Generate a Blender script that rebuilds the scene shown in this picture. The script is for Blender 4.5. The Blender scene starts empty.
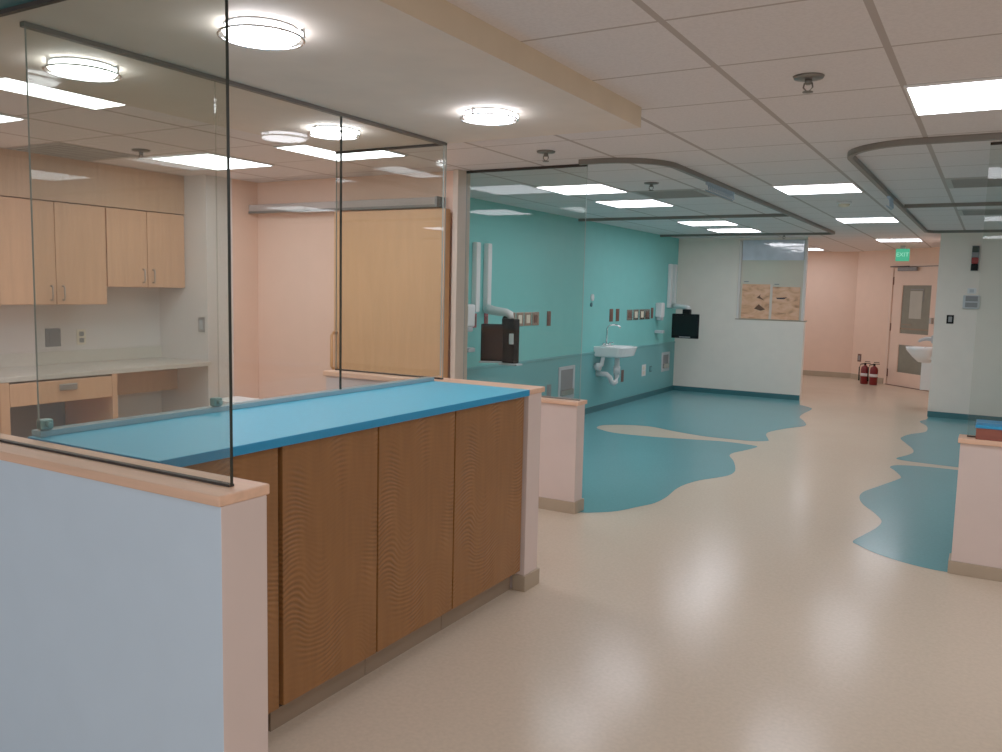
import bpy, bmesh, math, random
from mathutils import Vector, Matrix
random.seed(4)
scn = bpy.context.scene
COL = scn.collection
PI = math.pi
H = 1.57          # eye height of the photographer
ZC = 2.44         # suspended ceiling
ZS = 2.346        # underside of the soffit over the nurse station

# ------------------------------------------------------------------ materials
def s2l(c):
    return tuple(((v/255)/12.92 if v/255 <= .04045 else ((v/255+.055)/1.055)**2.4) for v in c)

def new_mat(name):
    m = bpy.data.materials.new(name); m.use_nodes = True
    nt = m.node_tree
    return m, nt, nt.nodes['Principled BSDF'], nt.nodes['Material Output']

def paint(name, rgb, rough=.6, var=.04, scale=6.0, bump=0.0, bscale=120.0, metal=0.0, spec=.4, coat=0.0):
    m, nt, b, out = new_mat(name)
    L = nt.links
    c = s2l(rgb)
    tc = nt.nodes.new('ShaderNodeTexCoord')
    n = nt.nodes.new('ShaderNodeTexNoise'); n.inputs['Scale'].default_value = scale; n.inputs['Detail'].default_value = 4
    mo = nt.nodes.new('ShaderNodeMapping'); mo.inputs['Location'].default_value = (.37, .11, .0531)
    L.new(tc.outputs['Object'], mo.inputs[0]); L.new(mo.outputs[0], n.inputs['Vector'])
    r = nt.nodes.new('ShaderNodeValToRGB')
    r.color_ramp.elements[0].position = .3; r.color_ramp.elements[1].position = .7
    r.color_ramp.elements[0].color = tuple(v*(1-var) for v in c)+(1,)
    r.color_ramp.elements[1].color = tuple(min(1, v*(1+var)) for v in c)+(1,)
    L.new(n.outputs['Fac'], r.inputs['Fac']); L.new(r.outputs['Color'], b.inputs['Base Color'])
    b.inputs['Roughness'].default_value = rough; b.inputs['Metallic'].default_value = metal
    b.inputs['Specular IOR Level'].default_value = spec
    b.inputs['Coat Weight'].default_value = coat
    if bump:
        n2 = nt.nodes.new('ShaderNodeTexNoise'); n2.inputs['Scale'].default_value = bscale
        L.new(tc.outputs['Object'], n2.inputs['Vector'])
        bp = nt.nodes.new('ShaderNodeBump'); bp.inputs['Strength'].default_value = bump; bp.inputs['Distance'].default_value = .002
        L.new(n2.outputs['Fac'], bp.inputs['Height']); L.new(bp.outputs['Normal'], b.inputs['Normal'])
    return m

def emit(name, rgb, strength):
    m, nt, b, out = new_mat(name)
    e = nt.nodes.new('ShaderNodeEmission')
    e.inputs['Color'].default_value = s2l(rgb)+(1,); e.inputs['Strength'].default_value = strength
    nt.links.new(e.outputs[0], out.inputs['Surface'])
    return m

def glass(name, tint, refl=1.0):
    m, nt, b, out = new_mat(name)
    t = nt.nodes.new('ShaderNodeBsdfTransparent'); t.inputs['Color'].default_value = s2l(tint)+(1,)
    g = nt.nodes.new('ShaderNodeBsdfGlossy'); g.inputs['Roughness'].default_value = 0.0
    L = nt.links
    geo = nt.nodes.new('ShaderNodeNewGeometry'); dt = nt.nodes.new('ShaderNodeVectorMath'); dt.operation = 'DOT_PRODUCT'
    L.new(geo.outputs['Normal'], dt.inputs[0]); L.new(geo.outputs['Incoming'], dt.inputs[1])
    om = math_node(nt, 'SUBTRACT', 1.0, math_node(nt, 'ABSOLUTE', dt.outputs['Value']))
    fac = math_node(nt, 'MINIMUM', math_node(nt, 'MULTIPLY_ADD', math_node(nt, 'POWER', om, 5.0), .92, .038*refl), .9)
    mx = nt.nodes.new('ShaderNodeMixShader')
    L.new(fac, mx.inputs['Fac'])
    L.new(t.outputs[0], mx.inputs[1]); L.new(g.outputs[0], mx.inputs[2]); L.new(mx.outputs[0], out.inputs['Surface'])
    return m

def wood(name, rgb, axis='Z', dark=.82, rough=.45, scale=1.0):
    m, nt, b, out = new_mat(name); L = nt.links
    c = s2l(rgb)
    tc = nt.nodes.new('ShaderNodeTexCoord'); mp = nt.nodes.new('ShaderNodeMapping')
    sc = {'X': (1.2, 14, 14), 'Y': (14, 1.2, 14), 'Z': (14, 14, 1.2)}[axis]
    mp.inputs['Scale'].default_value = tuple(v*scale for v in sc)
    L.new(tc.outputs['Object'], mp.inputs['Vector'])
    n = nt.nodes.new('ShaderNodeTexNoise'); n.inputs['Scale'].default_value = 2.2; n.inputs['Detail'].default_value = 6; n.inputs['Distortion'].default_value = .5
    L.new(mp.outputs[0], n.inputs['Vector'])
    r = nt.nodes.new('ShaderNodeValToRGB'); r.color_ramp.elements[0].position = .3; r.color_ramp.elements[1].position = .72
    r.color_ramp.elements[0].color = tuple(v*dark for v in c)+(1,); r.color_ramp.elements[1].color = tuple(min(1, v*1.08) for v in c)+(1,)
    L.new(n.outputs['Fac'], r.inputs['Fac']); L.new(r.outputs['Color'], b.inputs['Base Color'])
    b.inputs['Roughness'].default_value = rough
    return m

def math_node(nt, op, a, b=None, c=None):
    n = nt.nodes.new('ShaderNodeMath'); n.operation = op
    for i, v in enumerate((a, b, c)):
        if v is None: continue
        if isinstance(v, (int, float)): n.inputs[i].default_value = v
        else: nt.links.new(v, n.inputs[i])
    return n.outputs[0]

def wave_wood(name, rgb):
    """brown veneer carved with fine rippling sand-like waves"""
    m, nt, b, out = new_mat(name); L = nt.links
    c = s2l(rgb)
    tc = nt.nodes.new('ShaderNodeTexCoord')
    sx = nt.nodes.new('ShaderNodeSeparateXYZ'); L.new(tc.outputs['Object'], sx.inputs[0])
    y, z = sx.outputs['Y'], sx.outputs['Z']
    n = nt.nodes.new('ShaderNodeTexNoise'); n.inputs['Scale'].default_value = 2.4; n.inputs['Detail'].default_value = 2
    L.new(tc.outputs['Object'], n.inputs['Vector'])
    bend = math_node(nt, 'MULTIPLY', math_node(nt, 'SINE', math_node(nt, 'ADD', math_node(nt, 'MULTIPLY', y, 21.0), math_node(nt, 'MULTIPLY', n.outputs['Fac'], 6.0))), .022)
    ph = math_node(nt, 'MULTIPLY', math_node(nt, 'ADD', math_node(nt, 'ADD', z, bend), math_node(nt, 'MULTIPLY', n.outputs['Fac'], .16)), 335.0)
    rip = math_node(nt, 'SINE', ph)
    n2 = nt.nodes.new('ShaderNodeTexNoise'); n2.inputs['Scale'].default_value = 3.3; n2.inputs['Detail'].default_value = 1
    mp = nt.nodes.new('ShaderNodeMapping'); mp.inputs['Location'].default_value = (3, 1.7, 9); mp.inputs['Scale'].default_value = (1, 1.6, .8)
    L.new(tc.outputs['Object'], mp.inputs[0]); L.new(mp.outputs[0], n2.inputs['Vector'])
    mr = nt.nodes.new('ShaderNodeMapRange'); mr.inputs['From Min'].default_value = .52; mr.inputs['From Max'].default_value = .70
    mr.inputs['To Min'].default_value = .10
    L.new(n2.outputs['Fac'], mr.inputs['Value'])
    hgt = math_node(nt, 'MULTIPLY', rip, mr.outputs[0])
    g = nt.nodes.new('ShaderNodeTexNoise'); g.inputs['Scale'].default_value = 3
    mg = nt.nodes.new('ShaderNodeMapping'); mg.inputs['Scale'].default_value = (10, 10, 1.2)
    L.new(tc.outputs['Object'], mg.inputs[0]); L.new(mg.outputs[0], g.inputs['Vector'])
    tone = math_node(nt, 'ADD', math_node(nt, 'MULTIPLY', hgt, .17), math_node(nt, 'MULTIPLY_ADD', g.outputs['Fac'], .35, .28))
    r = nt.nodes.new('ShaderNodeValToRGB'); r.color_ramp.elements[0].position = .2; r.color_ramp.elements[1].position = .75
    r.color_ramp.elements[0].color = tuple(v*.62 for v in c)+(1,); r.color_ramp.elements[1].color = tuple(v*1.22 for v in c)+(1,)
    L.new(tone, r.inputs['Fac']); L.new(r.outputs['Color'], b.inputs['Base Color'])
    bp = nt.nodes.new('ShaderNodeBump'); bp.inputs['Strength'].default_value = .5; bp.inputs['Distance'].default_value = .003
    L.new(hgt, bp.inputs['Height']); L.new(bp.outputs['Normal'], b.inputs['Normal'])
    b.inputs['Roughness'].default_value = .45; b.inputs['Specular IOR Level'].default_value = .3
    return m

def tile_ceiling(name, rgb, line):
    """2 ft lay-in tiles with a T-bar grid"""
    m, nt, b, out = new_mat(name); L = nt.links
    tc = nt.nodes.new('ShaderNodeTexCoord'); sx = nt.nodes.new('ShaderNodeSeparateXYZ'); L.new(tc.outputs['Object'], sx.inputs[0])
    def bar(o, off, pitch, w):
        f = math_node(nt, 'FRACT', math_node(nt, 'DIVIDE', math_node(nt, 'SUBTRACT', o, off-100*pitch), pitch))
        d = math_node(nt, 'ABSOLUTE', math_node(nt, 'SUBTRACT', f, .5))     # .5 on a bar
        return math_node(nt, 'GREATER_THAN', d, .5-w/2/pitch)
    g = math_node(nt, 'MAXIMUM', bar(sx.outputs['X'], -.384, .605, .026), bar(sx.outputs['Y'], 3.885, .61, .014))
    n = nt.nodes.new('ShaderNodeTexNoise'); n.inputs['Scale'].default_value = 90; n.inputs['Detail'].default_value = 3
    L.new(tc.outputs['Object'], n.inputs['Vector'])
    r = nt.nodes.new('ShaderNodeValToRGB'); c = s2l(rgb)
    r.color_ramp.elements[0].position = .35; r.color_ramp.elements[1].position = .6
    r.color_ramp.elements[0].color = tuple(v*.93 for v in c)+(1,); r.color_ramp.elements[1].color = c+(1,)
    L.new(n.outputs['Fac'], r.inputs['Fac'])
    mx = nt.nodes.new('ShaderNodeMix'); mx.data_type = 'RGBA'
    L.new(g, mx.inputs['Factor']); L.new(r.outputs['Color'], mx.inputs['A']); mx.inputs['B'].default_value = s2l(line)+(1,)
    L.new(mx.outputs['Result'], b.inputs['Base Color'])
    bp = nt.nodes.new('ShaderNodeBump'); bp.inputs['Strength'].default_value = .25; bp.inputs['Distance'].default_value = .003
    L.new(n.outputs['Fac'], bp.inputs['Height']); L.new(bp.outputs['Normal'], b.inputs['Normal'])
    b.inputs['Roughness'].default_value = .9; b.inputs['Specular IOR Level'].default_value = .1
    return m

def vinyl(name, rgb, rough):
    m = paint(name, rgb, rough=rough, var=.05, scale=60, spec=.18)
    nt = m.node_tree; b = nt.nodes['Principled BSDF']
    tc = [n for n in nt.nodes if n.type == 'TEX_COORD'][0]
    n = nt.nodes.new('ShaderNodeTexNoise'); n.inputs['Scale'].default_value = 1.6; n.inputs['Detail'].default_value = 3
    mo = nt.nodes.new('ShaderNodeMapping'); mo.inputs['Location'].default_value = (.2, .1, .317)
    nt.links.new(tc.outputs['Object'], mo.inputs[0]); nt.links.new(mo.outputs[0], n.inputs['Vector'])
    mr = nt.nodes.new('ShaderNodeMapRange'); mr.inputs['To Min'].default_value = rough-.05; mr.inputs['To Max'].default_value = rough+.04
    nt.links.new(n.outputs['Fac'], mr.inputs['Value']); nt.links.new(mr.outputs[0], b.inputs['Roughness'])
    return m

def beach_print(name, seed):
    """sandy printed film: tan ground with a few dark drifts (X across, Z up, object space)"""
    m, nt, b, out = new_mat(name); L = nt.links
    tc = nt.nodes.new('ShaderNodeTexCoord'); mp = nt.nodes.new('ShaderNodeMapping')
    mp.inputs['Location'].default_value = (seed*3.1, 0, seed*1.7); mp.inputs['Scale'].default_value = (4.2, 4.2, 9)
    L.new(tc.outputs['Object'], mp.inputs[0])
    n = nt.nodes.new('ShaderNodeTexNoise'); n.inputs['Scale'].default_value = 1.3; n.inputs['Detail'].default_value = 5; n.inputs['Distortion'].default_value = .8
    L.new(mp.outputs[0], n.inputs['Vector'])
    r = nt.nodes.new('ShaderNodeValToRGB'); e = r.color_ramp.elements
    e[0].position = .26; e[0].color = s2l((160, 104, 72))+(1,)
    e[1].position = .44; e[1].color = s2l((226, 164, 124))+(1,)
    q = e.new(.62); q.color = s2l((240, 184, 148))+(1,)
    L.new(n.outputs['Fac'], r.inputs['Fac']); L.new(r.outputs['Color'], b.inputs['Base Color'])
    b.inputs['Roughness'].default_value = .35
    return m

M = {
 'floor': vinyl('beige_vinyl', (209, 190, 167), .21),
 'teal_floor': vinyl('teal_vinyl', (92, 150, 157), .21),
 'ceiling': tile_ceiling('ceiling_tile', (226, 220, 220), (178, 168, 163)),
 'soffit': paint('soffit_paint', (222, 209, 196), .8),
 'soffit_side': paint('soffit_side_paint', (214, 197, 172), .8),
 'teal': paint('teal_paint', (112, 196, 192), .5, .02),
 'teal_low': paint('teal_wainscot', (100, 166, 168), .45, .02),
 'teal_dark': paint('teal_base', (48, 98, 104), .45),
 'gray': paint('gray_paint', (234, 223, 211), .6, .02),
 'white_wall': paint('white_wall_paint', (218, 212, 208), .6, .02),
 'cream': paint('cream_paint', (214, 200, 188), .65, .02),
 'pink': paint('peach_paint', (232, 197, 175), .6, .02),
 'half': paint('half_wall_paint', (216, 196, 188), .6, .02),
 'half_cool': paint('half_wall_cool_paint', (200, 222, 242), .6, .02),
 'vinyl_base': paint('beige_cove_base', (168, 150, 128), .5),
 'cap': wood('maple_cap', (232, 184, 152), 'X', .9),
 'maple': wood('maple', (218, 168, 130), 'Z', .92),
 'maple_door': wood('maple_door', (222, 170, 124), 'Z', .95),
 'maple_edge': wood('maple_edge', (204, 150, 100), 'Z', .9),
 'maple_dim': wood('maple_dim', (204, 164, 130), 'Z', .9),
 'wave': wave_wood('carved_brown_veneer', (147, 99, 57)),
 'seam': paint('dark_seam', (44, 26, 16), .8),
 'kick': paint('toe_kick', (140, 120, 100), .6),
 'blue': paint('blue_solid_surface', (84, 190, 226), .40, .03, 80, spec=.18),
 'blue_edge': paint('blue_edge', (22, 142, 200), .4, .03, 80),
 'redwood': wood('reddish_wood', (134, 66, 50), 'X', .85),
 'stone': paint('pale_counter', (206, 200, 190), .35, .05, 60),
 'white': paint('white_enamel', (232, 232, 230), .25, .01),
 'porcelain': paint('porcelain', (240, 240, 240), .12, .01, spec=.6),
 'plastic': paint('white_plastic', (222, 222, 222), .4, .01),
 'lightgray': paint('light_gray_plastic', (186, 190, 194), .4),
 'midgray': paint('gray_plastic', (128, 128, 130), .5),
 'alu': paint('brushed_aluminium', (176, 172, 168), .35, .03, 30, metal=.8),
 'steel': paint('stainless', (176, 174, 168), .25, .03, 40, metal=.9),
 'spk': paint('dark_metal', (120, 116, 110), .4, .03, metal=.6),
 'chrome': paint('chrome', (214, 216, 218), .12, .01, metal=1.0),
 'track': paint('track_gray', (116, 111, 104), .5),
 'tracklight': paint('header_gray', (176, 164, 158), .45),
 'black': paint('black_plastic', (7, 7, 8), .5, spec=.2),
 'screen': paint('black_screen', (4, 5, 6), .3, spec=.3),
 'brown': paint('brown_plastic', (104, 66, 54), .5),
 'darkline': paint('dark_gasket', (44, 38, 34), .6),
 'chan': paint('dark_channel', (98, 92, 86), .5),
 'glass_edge': paint('glass_edge', (30, 38, 34), .3),
 'glass_edge_lt': paint('pale_glass_edge', (150, 160, 156), .3),
 'clip': paint('glass_clip', (108, 150, 146), .3, metal=.4),
 'glass': glass('clear_glass', (244, 246, 244), .55),
 'glass_front': glass('front_glass', (238, 240, 236)),
 'glass_far': glass('far_glass', (206, 206, 196), 9.0),
 'pane_door': paint('door_pane', (124, 122, 108), .4, .06, 12, spec=.3),
 'paper': paint('paper', (176, 174, 162), .6),
 'door_frame': paint('door_frame_gray', (206, 192, 176), .45),
 'peach_door': paint('peach_door', (230, 198, 178), .4, .02),
 'light': emit('troffer_diffuser', (246, 247, 255), 9.0),
 'round': emit('round_light_lens', (248, 248, 255), 24.0),
 'exit': emit('exit_green', (70, 182, 136), .7),
 'exit_txt': emit('exit_letters', (140, 220, 184), .9),
 'red': paint('extinguisher_red', (112, 18, 24), .4),
 'redlamp': paint('red_lamp', (150, 40, 36), .3),
 'greenlamp': paint('dark_green_lamp', (34, 52, 44), .3),
 'vent': paint('vent_gray', (178, 176, 172), .6),
 'ventdark': paint('vent_slots', (148, 147, 144), .7),
 'bluehook': paint('blue_carrier', (136, 158, 174), .5),
 'beach1': beach_print('beach_print_a', 1.0), 'beach2': beach_print('beach_print_b', 2.3),
 'inkbrown': paint('ink_brown', (96, 60, 42), .5, .2, 20), 'inkdark': paint('ink_dark', (46, 32, 44), .5),
 'film': glass('frosted_film', (226, 224, 210), 1.0),
 'darkbrown': paint('dark_brown_screen', (44, 30, 27), .4, spec=.2),
 'chan_teal': paint('blue_gray_channel', (138, 172, 182), .35),
 'plastic_film': paint('plastic_film', (214, 204, 186), .07, .03, 3, bump=1.0, bscale=5, spec=1.0, coat=1.0),
 'sheen_strip': paint('painted_reflection', (214, 216, 230), .06, .10, 6, bump=1.0, bscale=9, spec=1.0, coat=1.0),  # pale blue colour imitating light reflected in the glass
 'insert_red': paint('red_socket', (170, 70, 84), .4), 'ivory': paint('ivory_socket', (226, 214, 190), .4),
}

# ------------------------------------------------------------------ mesh helpers
class MB:
    def __init__(s): s.bm = bmesh.new(); s.mi = 0
    def _tag(s, before):
        for f in s.bm.faces:
            if f not in before: f.material_index = s.mi
        return s
    def box(s, x0, x1, y0, y1, z0, z1, bev=0, seg=2):
        vs = [s.bm.verts.new((x, y, z)) for x in (x0, x1) for y in (y0, y1) for z in (z0, z1)]
        fs = [s.bm.faces.new([vs[i] for i in q]) for q in ((0,1,3,2),(4,6,7,5),(0,4,5,1),(2,3,7,6),(0,2,6,4),(1,5,7,3))]
        for f in fs: f.material_index = s.mi
        if bev:
            es = list({e for f in fs for e in f.edges})
            r = bmesh.ops.bevel(s.bm, geom=es, offset=bev, segments=seg, affect='EDGES', profile=.5)
            for f in r['faces']: f.material_index = s.mi
        return s
    def prism(s, pts, z0, z1):
        """polygon in XY extruded in Z"""
        a = [s.bm.verts.new((p[0], p[1], z0)) for p in pts]; b = [s.bm.verts.new((p[0], p[1], z1)) for p in pts]
        n = len(pts); fs = [s.bm.faces.new(a[::-1]), s.bm.faces.new(b)]
        for i in range(n): fs.append(s.bm.faces.new((a[i], a[(i+1)%n], b[(i+1)%n], b[i])))
        for f in fs: f.material_index = s.mi
        return s
    def lathe(s, c, prof, axis='Z', seg=32):
        """prof: list of (radius, height along axis) from c"""
        rings = []
        for r, h in prof:
            ring = []
            for i in range(seg):
                t = 2*PI*i/seg; u, v = r*math.cos(t), r*math.sin(t)
                p = {'Z': (u, v, h), 'Y': (u, h, v), 'X': (h, u, v)}[axis]
                ring.append(s.bm.verts.new((c[0]+p[0], c[1]+p[1], c[2]+p[2])))
            rings.append(ring)
        for a, b in zip(rings, rings[1:]):
            for i in range(seg):
                f = s.bm.faces.new((a[i], a[(i+1)%seg], b[(i+1)%seg], b[i])); f.material_index = s.mi; f.smooth = True
        for ring in (rings[0], rings[-1]):
            if max((v.co-ring[0].co).length for v in ring) > 1e-4:
                f = s.bm.faces.new(ring); f.material_index = s.mi
        return s
    def tube(s, pts, r, seg=10, closed=False, smooth=True):
        pts = [Vector(p) for p in pts]; rings = []; n = len(pts)
        ref = Vector((0, 0, 1))
        for i, p in enumerate(pts):
            d = (pts[min(i+1, n-1)]-pts[max(i-1, 0)]).normalized()
            a = ref if abs(d.dot(ref)) < .95 else Vector((1, 0, 0))
            u = d.cross(a).normalized(); v = u.cross(d).normalized()
            rr = r[i] if isinstance(r, (list, tuple)) else r
            rings.append([s.bm.verts.new(p+rr*(math.cos(2*PI*k/seg)*u+math.sin(2*PI*k/seg)*v)) for k in range(seg)])
        for a, b in zip(rings, rings[1:]):
            for i in range(seg):
                f = s.bm.faces.new((a[i], a[(i+1)%seg], b[(i+1)%seg], b[i])); f.material_index = s.mi; f.smooth = smooth
        for ring in (rings[0], rings[-1]):
            f = s.bm.faces.new(ring); f.material_index = s.mi
        return s
    def strip(s, pts, w, z0, z1):
        """a rail of rectangular section along a plan polyline"""
        pts = [Vector((p[0], p[1])) for p in pts]; n = len(pts); L = []; R = []
        for i, p in enumerate(pts):
            d = (pts[min(i+1, n-1)]-pts[max(i-1, 0)]).normalized(); nn = Vector((-d.y, d.x))
            k = 1.0
            if 0 < i < n-1:
                d1 = (pts[i]-pts[i-1]).normalized(); k = 1/max(.5, nn.dot(Vector((-d1.y, d1.x))))
            L.append(p+nn*w/2*k); R.append(p-nn*w/2*k)
        return s.prism(L+R[::-1], z0, z1)
    def build(s, name, mat, parent=None, off=None, smooth=False):
        bmesh.ops.recalc_face_normals(s.bm, faces=s.bm.faces)
        me = bpy.data.meshes.new(name); 
        if off is None and parent is not None:
            off = OFF.get(parent.name, Vector((0, 0, 0)))
        if off is not None: bmesh.ops.translate(s.bm, verts=s.bm.verts, vec=-Vector(off))
        s.bm.to_mesh(me); s.bm.free()
        for mm in (mat if isinstance(mat, (list, tuple)) else [mat]): me.materials.append(M[mm])
        o = bpy.data.objects.new(name, me); COL.objects.link(o)
        if parent is not None:
            o.parent = parent
            OFF[o.name] = Vector(off) if off is not None else Vector((0, 0, 0))
        elif off is not None: o.location = off
        return o
OFF = {}

def tag(o, label=None, cat=None, group=None, kind=None):
    if label: o['label'] = label
    if cat: o['category'] = cat
    if group: o['group'] = group
    if kind: o['kind'] = kind
    return o
def thing(name, loc, label, cat, group=None, rot=None):
    """an Empty at the thing's base; parts are given in world coordinates unless rot is set (then local)"""
    o = bpy.data.objects.new(name, None); COL.objects.link(o); o.location = loc; o.empty_display_size = .05
    if rot is not None: o.rotation_euler = (0, 0, rot); OFF[o.name] = Vector((0, 0, 0))
    else: OFF[o.name] = Vector(loc)
    return tag(o, label, cat, group)
def copy_tree(o, parent=None):
    c = o.copy(); COL.objects.link(c)
    if parent is not None: c.parent = parent
    for ch in list(o.children): copy_tree(ch, c)
    return c
def clone(o, loc, label, group=None, rotz=None):
    c = copy_tree(o); c.location = loc; c['label'] = label
    if group: c['group'] = group
    if rotz is not None: c.rotation_euler.z = rotz
    return c
def struct(mb, name, mat, label=None):
    o = mb.build(name, mat); o['kind'] = 'structure'
    if label: o['label'] = label
    return o

# ------------------------------------------------------------------ floor, ceiling, walls
struct(MB().box(-8, 6, -4, 19, -.1, 0), 'floor', 'floor')
def spline(pts, sub=6):
    out = []; n = len(pts)
    P = [Vector(p) for p in pts]
    for i in range(n-1):
        p0, p1, p2, p3 = P[max(i-1, 0)], P[i], P[i+1], P[min(i+2, n-1)]
        for k in range(sub):
            t = k/sub
            out.append(.5*((2*p1)+(p2-p0)*t+(2*p0-5*p1+4*p2-p3)*t*t+(3*p1-p0-3*p2+p3)*t**3))
    out.append(P[-1]); return out
LEFT = [(-2.429,5.338), (-2.376,5.366), (-2.236,5.514), (-2.142,5.744), (-2.088,5.899), (-2.076,6.130), (-2.100,6.427), (-2.090,6.639), (-2.037,6.861), (-1.948,7.046), (-1.888,7.205), (-1.884,7.386), (-1.940,7.621), (-2.028,7.885), (-2.121,8.101), (-2.132,8.274), (-2.068,8.490), (-2.016,8.773), (-2.132,8.840), (-2.393,8.865), (-2.682,8.785), (-3.128,8.666), (-3.538,8.636), (-3.758,8.742), (-3.866,8.850), (-3.874,9.042), (-3.692,9.223), (-3.395,9.310), (-3.022,9.155), (-2.656,9.046), (-2.391,9.048), (-2.139,9.075), (-2.008,9.198), (-2.032,9.324), (-2.124,9.636), (-2.119,9.885), (-2.005,10.249), (-1.874,10.574), (-1.963,10.975), (-2.069,11.268), (-2.101,11.632), (-2.089,12.217), (-2.189,12.442), (-2.321,12.586)]
RIGHT = [(-0.659,12.569), (-0.651,12.243), (-0.714,11.908), (-0.610,11.533), (-0.585,11.118), (-0.633,10.922), (-0.728,10.737), (-0.800,10.360), (-0.723,10.017), (-0.636,9.710), (-0.606,9.469), (-0.638,9.276), (-0.718,9.023), (-0.680,8.931), (-0.518,8.892), (-0.198,8.870), (0.079,8.848), (0.079,8.719), (-0.194,8.732), (-0.462,8.714), (-0.676,8.633), (-0.729,8.489), (-0.670,8.324), (-0.601,8.077), (-0.614,7.943), (-0.719,7.569), (-0.802,7.266), (-0.807,7.041), (-0.755,6.813), (-0.646,6.575), (-0.577,6.371), (-0.584,6.169), (-0.636,5.924), (-0.677,5.721), (-0.631,5.639), (-0.512,5.518), (-0.359,5.428), (-0.218,5.383), (-0.130,5.377)]
def floor_patch(name, curve, closing):
    pts = [(p.x, p.y) for p in spline(curve)] + closing
    bm = MB()
    from mathutils.geometry import tessellate_polygon
    vs = [bm.bm.verts.new((x, y, .0015)) for x, y in pts]
    for tri in tessellate_polygon([[Vector((x, y, 0)) for x, y in pts]]):
        f = bm.bm.faces.new([vs[i] for i in tri])
        f.normal_update()
        if f.normal.z < 0: f.normal_flip()
    me = bpy.data.meshes.new(name); bm.bm.to_mesh(me); bm.bm.free(); me.materials.append(M['teal_floor'])
    o = bpy.data.objects.new(name, me); COL.objects.link(o); o['kind'] = 'structure'
    return o
floor_patch('floor_left', LEFT, [(-2.43, 13.12), (-4.42, 13.12), (-4.42, 5.3), (-2.45, 5.3)])
floor_patch('floor_right', RIGHT, [(4.0, 5.42), (4.0, 12.5), (-.666, 12.5)])

struct(MB().box(-8, 6, -4, 19, ZC, ZC+.1), 'ceiling', 'ceiling')
# dropped soffit over the nurse station
mb = MB(); mb.box(-3.39, -1.505, 1.45, 3.84, ZS, ZC)
sof = struct(mb, 'ceiling_soffit', ['soffit', 'soffit_side'])
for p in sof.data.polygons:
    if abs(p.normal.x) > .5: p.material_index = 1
struct(MB().box(-3.39, -1.505, -3.0, 1.445, ZS, ZC), 'ceiling_soffit_teal', 'teal_dark')

# left (staff side) shell
struct(MB().box(-6.34, -6.19, -2.5, 4.76, 0, ZC), 'wall_left', 'white_wall')
mb = MB(); mb.box(-6.19, -5.59, 4.75, 5.35, 0, ZC)
w = struct(mb, 'wall_alcove', ['white_wall', 'pink'])
struct(MB().box(-5.592, -5.586, 5.02, 5.35, 0, ZC), 'wall_alcove_return', 'pink')
mb = MB(); mb.box(-5.585, -3.52, 5.30, 5.42, 0, ZC)
struct(mb, 'wall_back', 'pink')
# teal wall of the left bay
mb = MB(); mb.box(-4.56, -4.42, 5.42, 13.25, .79, ZC)
struct(mb, 'wall_teal', 'teal')
struct(MB().box(-4.555, -4.415, 5.42, 13.2, 0, .775), 'wall_teal_lower', 'teal_low')
struct(MB().box(-4.43, -4.405, 5.42, 13.12, .765, .795, .004), 'trim_1', 'teal_low')
struct(MB().box(-4.42, -4.40, 5.42, 13.12, 0, .078, .003), 'baseboard_left', 'teal_dark')
# gray wall at the end of the left bay, with the glazed corner
mb = MB(); mb.box(-4.45, -3.45, 13.12, 13.25, 0, ZC); mb.box(-3.45, -2.43, 13.12, 13.25, 0, 1.185)
struct(mb, 'wall_gray_left', 'gray')
struct(MB().box(-4.42, -2.43, 13.10, 13.12, 0, .078, .003), 'baseboard_back', 'teal_dark')
# gray wall at the end of the right bay
struct(MB().box(-.666, 5.8, 12.5, 12.65, 0, ZC), 'wall_gray_right', 'gray')
struct(MB().box(-.666, 5.8, 12.48, 12.5, 0, .078, .003), 'baseboard_right', 'teal_dark')
# corridor beyond
mb = MB(); mb.box(-8, -2.28, 17.45, 17.6, 0, ZC); struct(mb, 'wall_far', 'pink')
struct(MB().box(-8, -2.28, 17.43, 17.45, 0, .10, .003), 'baseboard_far', 'vinyl_base')
def diag(u0, u1, d0, d1):
    """plan rectangle along the 45 degree wall: u from its left corner, d in front (-) or behind"""
    o = Vector((-2.30, 17.42)); a = Vector((1, -1)).normalized(); b = Vector((1, 1)).normalized()
    return [tuple(o+a*u+b*d) for u, d in ((u0, d0), (u1, d0), (u1, d1), (u0, d1))]
mb = MB(); mb.prism(diag(0, .94, 0, .15), 0, ZC); mb.prism(diag(.94, 2.26, 0, .15), 2.17, ZC); mb.prism(diag(2.26, 6, 0, .15), 0, ZC)
struct(mb, 'wall_diagonal', 'pink')
struct(MB().prism(diag(0.02, .92, -.02, 0), 0, .10), 'baseboard_diagonal', 'vinyl_base')
struct(MB().box(-.666, -.55, 12.65, 13.10, 0, ZC).box(-.69, -.55, 13.10, 15.75, 0, ZC), 'wall_corridor', 'pink')
struct(MB().box(5.8, 5.95, 2.0, 13.1, 0, ZC), 'wall_right', 'gray')

# half walls with maple caps
def half_wall(name, x0, x1, y0, y1, z, trim, ov=(.012, .015), mat='half'):
    struct(MB().box(x0, x1, y0, y1, 0, z-.028, .003), name, mat)
    struct(MB().box(x0-ov[0], x1+ov[0], y0-ov[1], y1+ov[1], z-.028, z, .004), trim, 'cap')
half_wall('wall_front_half', -6.1, -1.573, 1.369, 1.518, 1.06, 'trim_2', ov=(.003, .008))
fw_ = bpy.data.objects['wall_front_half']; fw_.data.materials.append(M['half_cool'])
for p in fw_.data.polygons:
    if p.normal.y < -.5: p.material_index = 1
half_wall('wall_end_half', -3.385, -2.015, 3.74, 3.88, 1.066, 'trim_3')
half_wall('wall_bay_half', -3.46, -2.458, 5.275, 5.405, .80, 'trim_4')
half_wall('wall_right_half', -.108, 4.0, 5.375, 5.515, .79, 'trim_5')
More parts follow.
